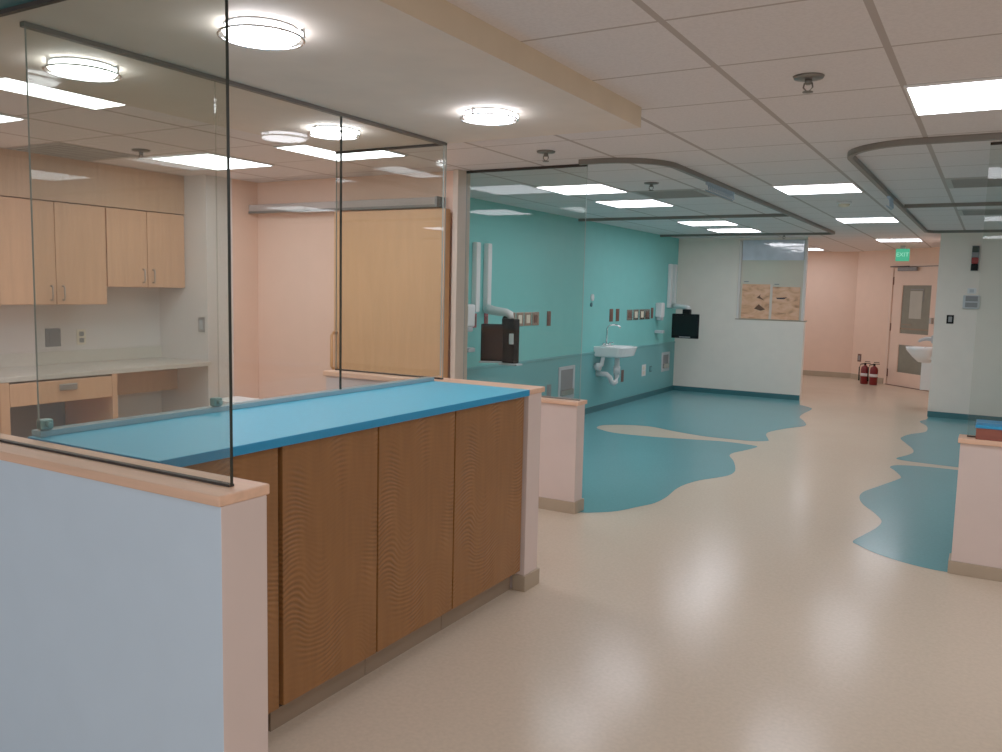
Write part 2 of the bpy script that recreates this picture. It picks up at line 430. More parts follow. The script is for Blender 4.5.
# the front half wall's broad face is a cooler paint
struct(MB().box(-6.1, -1.563, 1.360, 1.5175, .0, .085, .003), 'baseboard_front', 'vinyl_base')
mb = MB(); mb.box(-2.08, -2.003, 3.725, 3.892, 0, .085, .003)
struct(mb, 'baseboard_end', 'vinyl_base')
struct(MB().box(-3.46, -2.445, 5.262, 5.418, 0, .085, .003), 'baseboard_bay', 'vinyl_base')
struct(MB().box(-.121, 4.0, 5.362, 5.528, 0, .075, .003), 'baseboard_right_half', 'vinyl_base')
# metal jamb where the bay glazing meets the wall
struct(MB().box(-3.515, -3.468, 5.25, 5.42, 0, ZC, .004), 'trim_6', 'door_frame')

# ------------------------------------------------------------------ glass screens
def pane(x0, x1, y0, y1, z0, z1, name, parent, mat='glass', edge='glass_edge'):
    o = MB().box(x0, x1, y0, y1, z0, z1).build(name, [mat, edge], parent)
    dx, dy = x1-x0, y1-y0
    for p in o.data.polygons:
        n = p.normal
        big = abs(n.y) > .5 if dx > dy else abs(n.x) > .5
        p.material_index = 0 if big else 1
    return o
g = thing('glass_screen', (-2.6, 1.445, 1.06), 'tall clear front glass screen standing on the nearest white half wall', 'glass screen')
pane(-2.665, -1.62, 1.44, 1.45, 1.066, ZS-.012, 'glass_pane', g, 'glass_front')
pane(-4.4, -2.668, 1.44, 1.45, 1.066, ZS-.012, 'glass_pane', g, 'glass_front')
MB().box(-4.4, -1.62, 1.437, 1.453, 1.0605, 1.067).build('bottom_channel', 'darkline', g)
MB().box(-4.4, -1.62, 1.437, 1.453, ZS-.014, ZS-.001).build('top_channel', 'darkline', g)
g = thing('glass_screen', (-2.605, 2.7, 1.055), 'long clear glass screen along the back of the blue counter', 'glass screen')
for a, b in ((1.54, 2.262), (2.264, 2.974), (2.979, 3.80)):
    o = pane(-2.61, -2.60, a, b, 1.087, ZS-.012, 'glass_pane', g, edge='glass_edge_lt')
    o.data.materials.append(M['glass_edge']); o.data.materials.append(M['glass'])
    for p in o.data.polygons:
        if abs(p.normal.y) > .5:
            yy = p.center.y+2.7
            if 2.9 < yy < 3.0: p.material_index = 2
            elif 2.2 < yy < 2.3: p.material_index = 3
MB().box(-2.617, -2.593, 1.53, 3.80, ZS-.016, ZS-.001).build('top_channel', 'chan', g)
MB().box(-2.640, -2.590, 1.535, 3.72, 1.0665, 1.086, .002).build('bottom_channel', 'chan_teal', g)
for yy in (1.56, 2.25):
    MB().box(-2.622, -2.588, yy-.020, yy+.020, 1.088, 1.122, .006).lathe((-2.588, yy, 1.105), [(.010, 0), (.010, .010), (.007, .014)], 'X', 16).build('glass_clip', 'clip', g)
g = thing('glass_screen', (-3.0, 3.81, 1.06), 'clear glass screen on the end half wall in front of sliding door', 'glass screen')
pane(-3.37, -2.598, 3.806, 3.816, 1.073, ZS-.012, 'glass_pane', g, edge='glass_edge_lt')
MB().box(-3.37, -2.598, 3.802, 3.820, 1.0665, 1.0745).build('bottom_channel', 'darkline', g)
MB().box(-3.37, -2.598, 3.802, 3.820, ZS-.014, ZS-.001).build('top_channel', 'darkline', g)
g = thing('glass_partition', (-2.95, 5.34, .8), 'clear glass partition on low half wall before the teal bay', 'glass screen')
pane(-3.45, -2.47, 5.335, 5.345, .806, ZC-.014, 'glass_pane', g, edge='glass_edge_lt')
MB().box(-3.45, -2.47, 5.331, 5.349, .8005, .808).build('bottom_channel', 'track', g)
MB().box(-3.45, -2.47, 5.331, 5.349, ZC-.020, ZC-.001).build('top_channel', 'darkline', g)
g = thing('glass_partition', (.3, 5.45, .79), 'clear glass partition on the right half wall at photo edge', 'glass screen')
pane(-.08, -.036, 5.445, 5.455, .796, ZC-.012, 'glass_pane', g, edge='glass_edge_lt')
pane(-.036, 1.5, 5.445, 5.455, .880, ZC-.012, 'glass_pane', g, edge='glass_edge_lt')
MB().box(-.08, 1.5, 5.441, 5.459, ZC-.016, ZC-.001).build('top_channel', 'darkline', g)
MB().box(-.08, -.036, 5.441, 5.459, .7905, .798).build('bottom_channel', 'darkline', g)

# ------------------------------------------------------------------ nurse station: cabinets and countertop
units = [(1.521, 2.012, 'near'), (2.027, 2.540, 'a'), (2.544, 3.083, 'b'), (3.087, 3.722, 'c')]
clabels = ['brown carved-wave base cabinet nearest the camera, partly behind front half wall',
           'brown carved-wave base cabinet second from camera under blue counter',
           'brown carved-wave base cabinet third from camera under blue counter',
           'brown carved-wave base cabinet farthest from camera beside end half wall']
for (a, b, _), lb in zip(units, clabels):
    c = thing('base_cabinet', (-2.3, (a+b)/2, 0), lb, 'cabinet', 'carved base cabinets under the blue counter')
    MB().box(-2.60, -2.052, a, b, .10, 1.033).build('carcass', 'seam', c)
    MB().box(-2.052, -2.03, a+.003, b-.003, .112, 1.028, .002).build('door', 'wave', c)
    MB().box(-2.58, -2.09, a, b, 0, .0995).build('toe_kick', 'kick', c)
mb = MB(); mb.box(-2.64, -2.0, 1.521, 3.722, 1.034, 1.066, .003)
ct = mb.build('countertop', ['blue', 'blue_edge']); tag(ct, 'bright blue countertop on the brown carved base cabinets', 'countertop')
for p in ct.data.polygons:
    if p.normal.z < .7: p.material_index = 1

# ------------------------------------------------------------------ staff side
def handle_loop(mb, x, y, z, h, out=.028, r=.005):
    mb.tube([(x, y, z-h/2), (x+out*.8, y, z-h/2), (x+out, y, z-h/2+.012), (x+out, y, z+h/2-.012), (x+out*.8, y, z+h/2), (x, y, z+h/2)], r, 8)
def wall_cab(y0, y1, z0, seam, label, hz):
    c = thing('wall_cabinet', (-6.0, (y0+y1)/2, z0), label, 'cabinet', 'maple wall cabinets in the staff alcove')
    MB().box(-6.188, -5.87, y0+.001, y1-.001, z0, 2.12).build('carcass', 'maple', c)
    for a, b, hy in ((y0, seam, seam-.045), (seam, y1, seam+.045)):
        d = MB().box(-5.87, -5.85, a+.003, b-.003, z0+.002, 2.117, .002).build('door', 'maple', c)
        mb = MB(); handle_loop(mb, -5.85, hy, hz, .10); mb.build('handle', 'alu', d)
    return c
wall_cab(3.22, 4.025, 1.385, 3.622, 'tall maple wall cabinet pair left of the short pair', 1.47)
wall_cab(4.03, 4.745, 1.52, 4.385, 'short maple wall cabinet pair next to white side wall', 1.61)
wall_cab(2.41, 3.215, 1.385, 2.812, 'tall maple wall cabinet pair at left edge of photo', 1.47)
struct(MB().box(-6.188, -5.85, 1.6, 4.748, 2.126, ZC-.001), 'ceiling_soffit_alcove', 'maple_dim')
c = thing('worktop', (-5.87, 3.2, .885), 'long pale worktop with backsplash below the wall cabinets', 'countertop')
MB().box(-6.188, -5.55, 1.6, 4.748, .885, .92, .003).build('counter_slab', 'stone', c)
MB().box(-6.188, -6.17, 1.6, 4.748, .9205, 1.02, .002).build('backsplash', 'stone', c)
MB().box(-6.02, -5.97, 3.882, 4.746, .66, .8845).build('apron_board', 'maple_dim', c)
c = thing('desk_unit', (-5.8, 3.48, 0), 'maple desk unit with open knee space and one wide drawer', 'desk')
MB().box(-6.16, -5.55, 3.03, 3.09, 0, .884).build('side_panel', 'maple', c)
MB().box(-6.16, -5.55, 3.84, 3.88, 0, .884).build('side_panel', 'maple', c)
MB().box(-6.16, -6.14, 3.09, 3.84, .0, .884).build('back_panel', 'midgray', c)
d = MB().box(-6.0, -5.55, 3.094, 3.836, .72, .872, .002).build('drawer', 'maple', c)
mb = MB(); mb.box(-5.55, -5.532, 3.43, 3.56, .80, .845, .006).build('cup_pull', 'alu', d)
c = thing('base_cabinet', (-5.8, 2.4, 0), 'plain maple base cabinet under pale worktop at photo edge', 'cabinet')
MB().box(-6.16, -5.57, 1.7, 3.027, .10, .884).build('carcass', 'maple', c)
for a, b in ((1.7, 2.36), (2.364, 3.027)): MB().box(-5.57, -5.55, a+.002, b-.002, .11, .88, .002).build('door', 'maple', c)
MB().box(-6.16, -5.62, 1.7, 3.027, 0, .0995).build('toe_kick', 'kick', c)

def wall_plate(name, loc, w, h, face, mat, label, cat, insert=None, group=None, n=1, t=.008):
    """face: '+X' (on a wall facing +X) or '-Y' (facing the camera)"""
    x, y, z = loc
    p = thing(name, loc, label, cat, group)
    if face == '+X': MB().box(x, x+t, y-w/2, y+w/2, z-h/2, z+h/2, .002).build('plate', mat, p)
    else: MB().box(x-w/2, x+w/2, y-t, y, z-h/2, z+h/2, .002).build('plate', mat, p)
    if insert:
        for k in range(n):
            zz = z+(k-(n-1)/2)*h*.42; hw, hh = w*.25, h*(.30 if n == 1 else .15)
            if face == '+X': MB().box(x+t, x+t+.004, y-hw, y+hw, zz-hh, zz+hh, .001).build('socket', insert, p)
            else: MB().box(x-hw, x+hw, y-t-.004, y-t, zz-hh, zz+hh, .001).build('socket', insert, p)
    return p
wall_plate('blank_plate', (-6.19, 3.79, 1.125), .12, .14, '+X', 'midgray', 'square grey blank plate on the wall under tall cabinets', 'wall plate', 'midgray')
wall_plate('outlet_plate', (-6.19, 4.02, 1.12), .075, .12, '+X', 'ivory', 'ivory outlet plate under cabinets right of grey plate', 'outlet', 'midgray', n=2)
wall_plate('light_switch', (-5.66, 4.75, 1.22), .075, .125, '-Y', 'alu', 'steel switch plate on white side wall of the alcove', 'switch', 'lightgray')
wall_plate('outlet_plate', (-6.19, 4.24, .42), .08, .12, '+X', 'midgray', 'grey outlet plate low in the knee space under worktop', 'outlet', 'lightgray', n=2)

t = thing('desk', (-4.1, 4.15, 0), 'narrow white topped desk behind the blue counter glass screen', 'desk')
MB().box(-4.72, -3.5, 4.03, 4.27, .72, .75, .004).build('desk_top', 'white', t)
for x in (-4.66, -3.56):
    for y in (4.07, 4.23): MB().box(x-.025, x+.025, y-.025, y+.025, 0, .72).build('leg', 'alu', t)

# sliding maple door, handle and header track
d = thing('door_1', (-4.165, 5.23, .012), None, None); d['kind'] = 'structure'
mb = MB(); mb.box(-4.60, -3.527, 5.175, 5.245, .012, 2.152, .003)
dp = mb.build('door_panel', ['maple_door', 'maple_edge'], d)
for p in dp.data.polygons:
    if p.normal.x > .6: p.material_index = 1
MB().tube([(-4.565, 5.175, .90), (-4.565, 5.13, .90), (-4.565, 5.11, .92), (-4.565, 5.11, 1.17), (-4.565, 5.13, 1.19), (-4.565, 5.175, 1.19)], .013, 10).build('handle', 'maple_edge', d)
t = thing('sliding_door_track', (-4.7, 5.23, 2.16), 'long grey header track above the sliding maple door', 'track')
MB().box(-5.575, -3.63, 5.19, 5.298, 2.175, 2.240, .004).build('track_cover', 'tracklight', t)
MB().box(-3.63, -3.61, 5.185, 5.298, 2.165, 2.245, .002).build('end_cap', 'midgray', t)
MB().box(-5.575, -3.63, 5.186, 5.19, 2.165, 2.185).build('lower_lip', 'track', t)
# ------------------------------------------------------------------ ceiling lights
def troffer(x, y):
    t = thing('ceiling_light', (x, y, ZC), '', 'ceiling light', 'square ceiling lights')
    mb = MB()
    for a, b, c, d in ((x, x+.012, y, y+.61), (x+.593, x+.605, y, y+.61), (x+.012, x+.593, y, y+.012), (x+.012, x+.593, y+.598, y+.61)):
        mb.box(a, b, c, d, ZC-.010, ZC-.001)
    mb.build('frame', 'white', t)
    MB().box(x+.012, x+.593, y+.012, y+.598, ZC-.009, ZC-.002).build('diffuser', 'light', t)
    return t
LIGHTS = [
 (-.384, 3.885, 'large square ceiling light at upper right edge of photo'),
 (-1.594, 6.935, 'square ceiling light over the aisle nearest the camera'),
 (-1.594, 9.985, 'square ceiling light over aisle beside right curtain track'),
 (-1.594, 13.645, 'square ceiling light in the corridor before the exit sign'),
 (-3.409, 6.325, 'square ceiling light nearest partition glass in the teal bay'),
 (-3.409, 7.545, 'second square ceiling light from partition glass in the teal bay'),
 (-3.409, 9.985, 'third square ceiling light from partition glass in the teal bay'),
 (-3.409, 11.205, 'square ceiling light nearest the grey end wall in the teal bay'),
 (-5.224, 3.945, 'square ceiling light near the white alcove wall above staff area'),
 (-4.014, 3.945, 'square ceiling light above the desk beside the soffit end'),
 (-4.014, 2.115, 'square ceiling light along the soffit at left of photo'),
 (-5.224, 2.115, 'square ceiling light cut by the left photo edge'),
 (-3.409, 16.085, 'square ceiling light just right of the glazed corner wall'),
]
tr0 = troffer(0, 0)
first = True
for x, y, lb in LIGHTS:
    if first: t = tr0; t.location = (x, y, ZC); first = False
    else: t = copy_tree(tr0); t.location = (x, y, ZC)
    t['label'] = lb
# unseen area lamps added on plausible grid spots to light the near area
for k, (x, y) in enumerate(((-.384, .225), (-.384, -2.8), (1.43, 3.885), (1.43, 6.935), (1.43, 9.985), (1.43, .225))):
    ld = bpy.data.lights.new('ceiling_fill_lamp', 'AREA'); ld.shape = 'SQUARE'; ld.size = .58; ld.energy = 9.6; ld.color = (.93, .94, 1.0)
    lo = bpy.data.objects.new('ceiling_fill_lamp', ld); COL.objects.link(lo); lo.location = (x+.3, y+.3, ZC-.012)

def round_light(x, y, label):
    t = thing('round_ceiling_light', (x, y, ZS), label, 'ceiling light', 'round soffit lights')
    MB().lathe((x, y, ZS), [(.085, -.001), (.108, -.001), (.112, -.004), (.111, -.007), (.10, -.008)], 'Z', 48).build('rim', 'lightgray', t)
    MB().lathe((x, y, ZS), [(.100, -.0078), (.112, -.011), (.114, -.022), (.106, -.030), (.07, -.035), (.0005, -.037)], 'Z', 48).build('lens', 'round', t)
    mb = MB()
    n = 48; R = .127
    mb.tube([(x+R*math.cos(2*PI*i/n), y+R*math.sin(2*PI*i/n), ZS-.030) for i in range(n+1)], .004, 8)
    for i in range(3):
        a = 2*PI*i/3+.5; mb.box(x+R*math.cos(a)-.005, x+R*math.cos(a)+.005, y+R*math.sin(a)-.005, y+R*math.sin(a)+.005, ZS-.030, ZS-.001)
    mb.build('guard_ring', 'chrome', t)
    return t
round_light(-1.985, 1.905, 'round soffit light above the front end of blue counter')
round_light(-1.985, 3.245, 'round soffit light above far end of blue counter')
round_light(-2.915, 1.93, 'round soffit light at upper left behind the glass')
round_light(-2.905, 3.265, 'round soffit light behind glass in front of sliding door')

def sprinkler(x, y, label, z=ZC):
    t = thing('sprinkler', (x, y, z), label, 'sprinkler', 'ceiling sprinklers')
    MB().lathe((x, y, z), [(.03, -.001), (.060, -.001), (.056, -.010), (.03, -.014)], 'Z', 28).build('escutcheon', 'spk', t)
    mb = MB(); mb.lathe((x, y, z), [(.014, -.012), (.014, -.03), (.009, -.034)], 'Z', 14)
    for s in (-1, 1): mb.tube([(x+s*.014, y, z-.026), (x+s*.018, y, z-.044), (x+s*.004, y, z-.060)], .0035, 6)
    mb.lathe((x, y, z), [(.02, -.060), (.021, -.064), (.004, -.066)], 'Z', 18)
    mb.build('nozzle', 'spk', t)
sprinkler(-.70, 3.57, 'sprinkler at upper right, nearest to the camera')
sprinkler(-2.50, 4.78, 'sprinkler on the ceiling just past the soffit end')
sprinkler(-2.42, 6.45, 'sprinkler inside the teal bay seen beside glass partition')
sprinkler(-4.98, 3.70, 'sprinkler over the staff area left of a ceiling light')
sprinkler(-2.66, 12.5, 'small sprinkler far down the ceiling before the grey wall')
t = thing('smoke_detector', (-1.25, 8.3, ZC), 'round smoke detector on ceiling between two aisle lights', 'smoke detector')
MB().lathe((-1.25, 8.3, ZC), [(.062, -.001), (.065, -.018), (.055, -.024)], 'Z', 28).build('base', 'plastic', t)
MB().lathe((-1.25, 8.3, ZC), [(.05, -.024), (.046, -.045), (.02, -.052)], 'Z', 28).build('cover', 'ivory', t)

def vent(x, y, label):
    t = thing('ceiling_vent', (x, y, ZC), label, 'air vent', 'ceiling air vents')
    MB().box(x+.012, x+.593, y+.012, y+.598, ZC-.006, ZC-.001).build('grille', 'vent', t)
    mb = MB()
    for k in range(11): mb.box(x+.05, x+.555, y+.05+k*.048, y+.068+k*.048, ZC-.009, ZC-.006)
    mb.build('slats', 'ventdark', t)
vent(-2.804, 6.935, 'grey ceiling vent in the teal bay by the sprinkler')
vent(-.384, 6.935, 'grey ceiling vent over the right bay, nearer of two')
vent(-.384, 9.375, 'grey ceiling vent over the right bay, farther of two')
vent(-5.829, 3.275, 'grey ceiling vent in front of the alcove cabinets')

# ------------------------------------------------------------------ curtain tracks
def arc(cx, cy, r, a0, a1, n=14): return [(cx+r*math.cos(math.radians(a0+(a1-a0)*i/n)), cy+r*math.sin(math.radians(a0+(a1-a0)*i/n))) for i in range(n+1)]
zt0, zt1 = ZC-.034, ZC-.001
p = [(-2.45, 5.17)] + arc(-2.32, 5.57, .40, -90, 0) + arc(-2.07, 12.05, .15, 0, 90, 8) + [(-4.40, 12.2)]
t = MB().strip(p, .032, zt0, zt1).build('curtain_track', 'track'); tag(t, 'curved grey curtain track enclosing the left teal bay', 'curtain track')
p = [(3.5, 5.17)] + arc(-.40, 5.59, .42, -90, -180) + arc(-.65, 11.95, .16, 180, 90, 8) + [(3.5, 12.11)]
t = MB().strip(p, .032, zt0, zt1).build('curtain_track', 'track'); tag(t, 'curved grey curtain track enclosing the right bay', 'curtain track')
t = MB().strip([(-4.40, 9.32), (-1.94, 9.32)], .03, zt0, zt1).build('curtain_track', 'track'); tag(t, 'straight curtain track crossing the left teal bay', 'curtain track')
t = MB().strip([(-.785, 8.72), (3.5, 8.72)], .03, zt0, zt1).build('curtain_track', 'track'); tag(t, 'straight curtain track crossing the right bay', 'curtain track')
def carriers(x, ys, label, mat, zl=.07):
    t = thing('curtain_carrier', (x, ys[0], zt0), label, 'curtain carriers')
    for y in ys:
        mb = MB(); mb.box(x-.012, x+.012, y-.012, y+.012, zt0-.02, zt0-.0005)
        mb.tube([(x, y, zt0-.018), (x+.008, y, zt0-.03), (x+.014, y, zt0-zl+.012), (x, y, zt0-zl), (x-.014, y, zt0-zl+.012)], .0055, 6)
        mb.build('hook', mat, t)
carriers(-1.92, [6.30+.05*k for k in range(15)], 'row of grey blue curtain hooks on the left track', 'bluehook')
carriers(-.81, [7.65+.05*k for k in range(6)], 'small bunch of blue curtain hooks on right track', 'bluehook', .09)

# ------------------------------------------------------------------ teal bay fixtures
X0 = -4.42
def monitor_mount(y, label):
    t = thing('monitor_mount', (X0, y, 1.3), label, 'monitor arm', 'wall monitor mounts')
    MB().box(X0, X0+.06, y-.265, y-.19, 1.34, 2.02, .012).build('wall_channel', 'plastic', t)
    MB().box(X0, X0+.06, y-.05, y+.025, 1.34, 2.02, .012).build('wall_channel', 'plastic', t)
    return t
m2 = monitor_mount(12.92, 'white wall monitor mount with square black screen by grey wall')
MB().tube([(-4.35, 12.80, 1.37), (-4.26, 12.72, 1.36), (-4.05, 12.52, 1.36), (-4.0, 12.5, 1.34)], [.045, .04, .035, .03], 12).build('arm', 'plastic', m2)
MB().box(-4.10, -3.98, 12.47, 12.56, 1.22, 1.33, .01).build('pivot', 'black', m2)
ms = MB(); ms.box(-4.25, -3.825, 12.44, 12.48, .885, 1.26, .012); ms = ms.build('monitor', 'black', m2)
MB().box(-4.23, -3.845, 12.436, 12.4405, .93, 1.24).build('screen', 'screen', ms)
MB().box(-4.12, -3.95, 12.435, 12.4405, .898, .915).build('button_strip', 'midgray', ms)
m1 = monitor_mount(7.22, 'white wall monitor mount with turned black monitor behind partition glass')
MB().tube([(-4.35, 7.16, 1.37), (-4.25, 7.12, 1.355), (-4.06, 7.02, 1.345), (-4.0, 7.0, 1.33), (-3.99, 7.0, 1.29)], [.05, .045, .04, .036, .03], 12).build('arm', 'plastic', m1)
MB().lathe((-4.03, 7.02, 1.27), [(.055, -.03), (.06, 0), (.05, .03)], 'Y', 20).box(-4.07, -3.99, 7.0, 7.05, 1.15, 1.27, .01).build('pivot', 'black', m1)
def rot_box(mb, c, hx, hy, z0, z1, ang, bev=.01):
    b = MB(); b.box(-hx, hx, -hy, hy, z0, z1, bev); bmesh.ops.rotate(b.bm, verts=b.bm.verts, cent=(0, 0, 0), matrix=Matrix.Rotation(ang, 3, 'Z'))
    bmesh.ops.translate(b.bm, verts=b.bm.verts, vec=(c[0], c[1], 0)); return b
mo = rot_box(None, (-4.15, 6.93), .112, .022, .875, 1.235, .45).build('monitor', 'black', m1)
rot_box(None, (-4.145, 6.918), .10, .012, .90, 1.22, .45, .003).build('screen', 'darkbrown', mo)
rot_box(None, (-4.15, 6.90), .11, .03, .862, .876, .45, .003).build('lower_lip', 'lightgray', mo)
cp = rot_box(None, (-3.985, 6.99), .078, .045, .865, 1.29, -.15).build('housing', 'black', m1)
MB().box(-3.965, -3.92, 6.930, 6.936, 1.05, 1.15).build('sticker', 'plastic', cp)
MB().box(-4.06, -3.86, 6.90, 7.02, .848, .862, .003).build('tray', 'lightgray', m1)

def dispenser(y, label):
    t = thing('mounted_soap_dispenser', (X0, y, 1.2), label, 'dispenser', 'wall dispensers')
    MB().box(X0, X0+.11, y-.07, y+.07, 1.20, 1.42, .02).build('housing', 'plastic', t)
    MB().box(X0+.02, X0+.10, y-.05, y+.05, 1.155, 1.20, .01).build('push_bar', 'lightgray', t)
    MB().box(X0, X0+.12, y-.06, y+.06, .96, 1.0, .006).build('drip_tray', 'lightgray', t)
dispenser(6.80, 'white soap dispenser beside door jamb seen through partition glass')
dispenser(12.22, 'white soap dispenser beside the farther monitor mount')
# service plates
for k, (yy, ins) in enumerate(((7.76, 'brown'), (7.94, 'ivory'), (8.12, 'ivory'), (8.30, 'brown'))):
    wall_plate('outlet_plate', (X0, yy, 1.25), .16, .15, '+X', 'steel',
      ['steel outlet plate nearest the turned black monitor', 'second steel outlet plate from turned black monitor', 'third steel outlet plate from turned black monitor', 'fourth steel outlet plate from turned black monitor'][k], 'outlet', ins, 'steel outlets of the nearer bed space')
for k, (yy, ins) in enumerate(((11.12, 'brown'), (11.36, 'ivory'), (11.60, 'ivory'), (11.82, 'brown'))):
    wall_plate('outlet_plate', (X0, yy, 1.25), .20, .15, '+X', 'steel',
      ['steel outlet plate nearest the sink in far outlet row', 'second steel outlet plate from sink in far outlet row', 'third steel outlet plate from sink in far outlet row', 'steel outlet plate farthest from sink in far outlet row'][k], 'outlet', ins, 'steel outlets of the farther bed space')
for yy, lb in ((7.02, 'red socket plate on teal wall left of the two by monitor'), (7.24, 'red socket plate on teal wall right of the two by monitor')):
    wall_plate('gas_outlet', (X0, yy, 1.255), .07, .14, '+X', 'insert_red', lb, 'outlet', 'brown', 'red sockets above the turned monitor')
wall_plate('switch_plate', (X0, 8.63, 1.245), .09, .17, '+X', 'brown', 'brown switch plate on teal wall past the nearer outlet row', 'switch', 'brown')
wall_plate('switch_plate', (X0, 10.46, 1.255), .11, .17, '+X', 'brown', 'left brown plate of pair above the wall sink', 'switch', 'brown', 'pair of brown plates above sink')
wall_plate('switch_plate', (X0, 10.68, 1.255), .11, .17, '+X', 'brown', 'right brown plate of pair above the wall sink', 'switch', 'brown', 'pair of brown plates above sink')
wall_plate('switch_plate', (X0, 12.02, 1.265), .09, .16, '+X', 'brown', 'brown plate between far outlet row and soap dispenser', 'switch', 'brown')
wall_plate('outlet_plate', (X0, 8.68, .40), .11, .15, '+X', 'midgray', 'grey outlet plate low on teal wall beside nearer steel niche', 'outlet', 'midgray', n=2)
wall_plate('outlet_plate', (X0, 10.93, .40), .10, .17, '+X', 'brown', 'brown outlet plate low on teal wall beside sink trap', 'outlet', 'brown', n=2)
wall_plate('outlet_plate', (X0, 11.76, .42), .16, .17, '+X', 'plastic', 'white outlet plate low on teal wall between sink and niche', 'outlet', 'ivory', n=2)
wall_plate('outlet_plate', (X0, 12.05, .42), .09, .09, '+X', 'teal_dark', 'small dark plate low on teal wall right of white plate', 'outlet', 'teal_low')
t = thing('call_switch', (X0, 9.82, 1.47), 'small round white call button with dark point on teal wall', 'call button')
MB().lathe((X0, 9.82, 1.49), [(.045, 0), (.045, .014), (.03, .02)], 'X', 20).build('button', 'plastic', t)
MB().lathe((X0, 9.80, 1.40), [(.028, 0), (.028, .012), (.015, .016)], 'X', 16).build('jack', 'teal_dark', t)
def niche(y, z0, z1, w, label):
    t = thing('steel_niche', (X0, y, z0), label, 'wall niche', 'steel wall niches')
    mb = MB(); x = X0+.004
    mb.box(x, x+.010, y-w/2, y-w/2+.05, z0, z1, .002).box(x, x+.010, y+w/2-.05, y+w/2, z0, z1, .002)
    mb.box(x, x+.010, y-w/2+.05, y+w/2-.05, z1-.04, z1, .002).box(x, x+.010, y-w/2+.05, y+w/2-.05, z0, z0+.05, .002)
    mb.build('frame', 'lightgray', t)
    MB().box(x, x+.003, y-w/2+.05, y+w/2-.05, z0+.05, z1-.04).build('back_plate', 'midgray', t)
    MB().box(x+.003, x+.03, y-w/2+.06, y+w/2-.06, z0+.05, z0+.12, .004).build('lip', 'steel', t)
niche(9.14, .255, .66, .44, 'steel recessed wall niche seen through partition glass edge')
niche(12.70, .34, .64, .36, 'steel recessed wall niche near the grey end wall')

# wall sink
t = thing('wall_sink', (X0, 10.2, .72), 'white wall sink with gooseneck tap on the teal wall', 'sink')
mb = MB()
def basin_ring(z, x1, hw, inset=0):
    pts = []
    y0 = 10.2
    xs = X0+.001+inset
    pts.append((xs, y0-hw+inset*.6, z)); 
    for i in range(0, 13):
        a = -90+180*i/12
        pts.append((x1-.12+ (.12)*math.cos(math.radians(a)), y0+(hw-.0)*math.sin(math.radians(a)), z))
    pts.append((xs, y0+hw-inset*.6, z))
    return [mb.bm.verts.new(p) for p in pts]
rings = [basin_ring(.725, -4.06, .215), basin_ring(.745, -4.0, .25), basin_ring(.855, -3.965, .27), basin_ring(.862, -3.975, .262), basin_ring(.858, -4.005, .235, .10), basin_ring(.78, -4.06, .19, .13)]
for a, b in zip(rings, rings[1:]):
    for i in range(len(a)): 
        f = mb.bm.faces.new((a[i], a[(i+1) % len(a)], b[(i+1) % len(b)], b[i])); f.smooth = False
mb.bm.faces.new(rings[0]); mb.bm.faces.new(rings[-1])
bs = mb.build('basin', 'porcelain', t)
mb = MB(); mb.lathe((-4.36, 10.2, .862), [(.03, 0), (.03, .02), (.016, .03)], 'Z', 18)
mb.tube([(-4.36, 10.2, .88), (-4.36, 10.2, 1.09)]+[(-4.36+.08*(1-math.cos(a)), 10.2+.035*(1-math.cos(a)), 1.09+.05*math.sin(a)) for a in (.5, 1.0, 1.57, 2.1, 2.6, 3.0)], .010, 10)
tp = mb.build('tap', 'chrome', t)
for s in (-1, 1):
    MB().lathe((-4.36, 10.2+s*.10, .862), [(.02, 0), (.02, .035)], 'Z', 14).box(-4.365, -4.30, 10.2+s*.10-.008, 10.2+s*.10+.008, .895, .908, .003).build('tap_lever', 'chrome', tp)
MB().tube([(-4.20, 10.2, .73), (-4.20, 10.2, .46), (-4.20, 10.18, .40), (-4.21, 10.13, .38), (-4.22, 10.08, .40), (-4.23, 10.05, .46), (-4.27, 10.04, .50), (-4.42, 10.04, .50)], .034, 12).lathe((-4.20, 10.2, .50), [(.045, 0), (.045, .10)], 'Z', 14).build('drain_trap', 'plastic', t)
MB().tube([(-4.42, 9.96, .60), (-4.34, 9.96, .60), (-4.32, 9.97, .62), (-4.32, 10.02, .74)], .026, 10).lathe((-4.36, 9.96, .60), [(.05, -.03), (.05, .03)], 'X', 14).build('supply_valve', 'plastic', t)

# ------------------------------------------------------------------ glazed corner of the left bay
t = thing('glass_partition', (-2.93, 13.170, 1.19), 'film covered glass panel with two tan beach prints on low grey wall', 'glass screen')
MB().box(-3.42, -2.48, 13.180, 13.190, 1.20, 2.411).build('film_pane', 'plastic_film', t)
MB().box(-3.45, -3.415, 13.135, 13.230, 1.19, 2.40, .003).build('post', 'white_wall', t)
MB().box(-2.485, -2.45, 13.135, 13.230, 1.19, 2.40, .003).build('post', 'white_wall', t)
MB().box(-3.46, -2.41, 13.110, 13.260, 1.186, 1.20, .003).build('sill', 'vinyl_base', t)
MB().box(-3.45, -2.45, 13.135, 13.230, 2.412, ZC-.001).build('head_rail', 'gray', t)
MB().box(-3.405, -2.495, 13.150, 13.176, 2.10, 2.405).build('reflection_strip', 'sheen_strip', t)  # bluish-white strip stands in for bright reflections across the upper pane
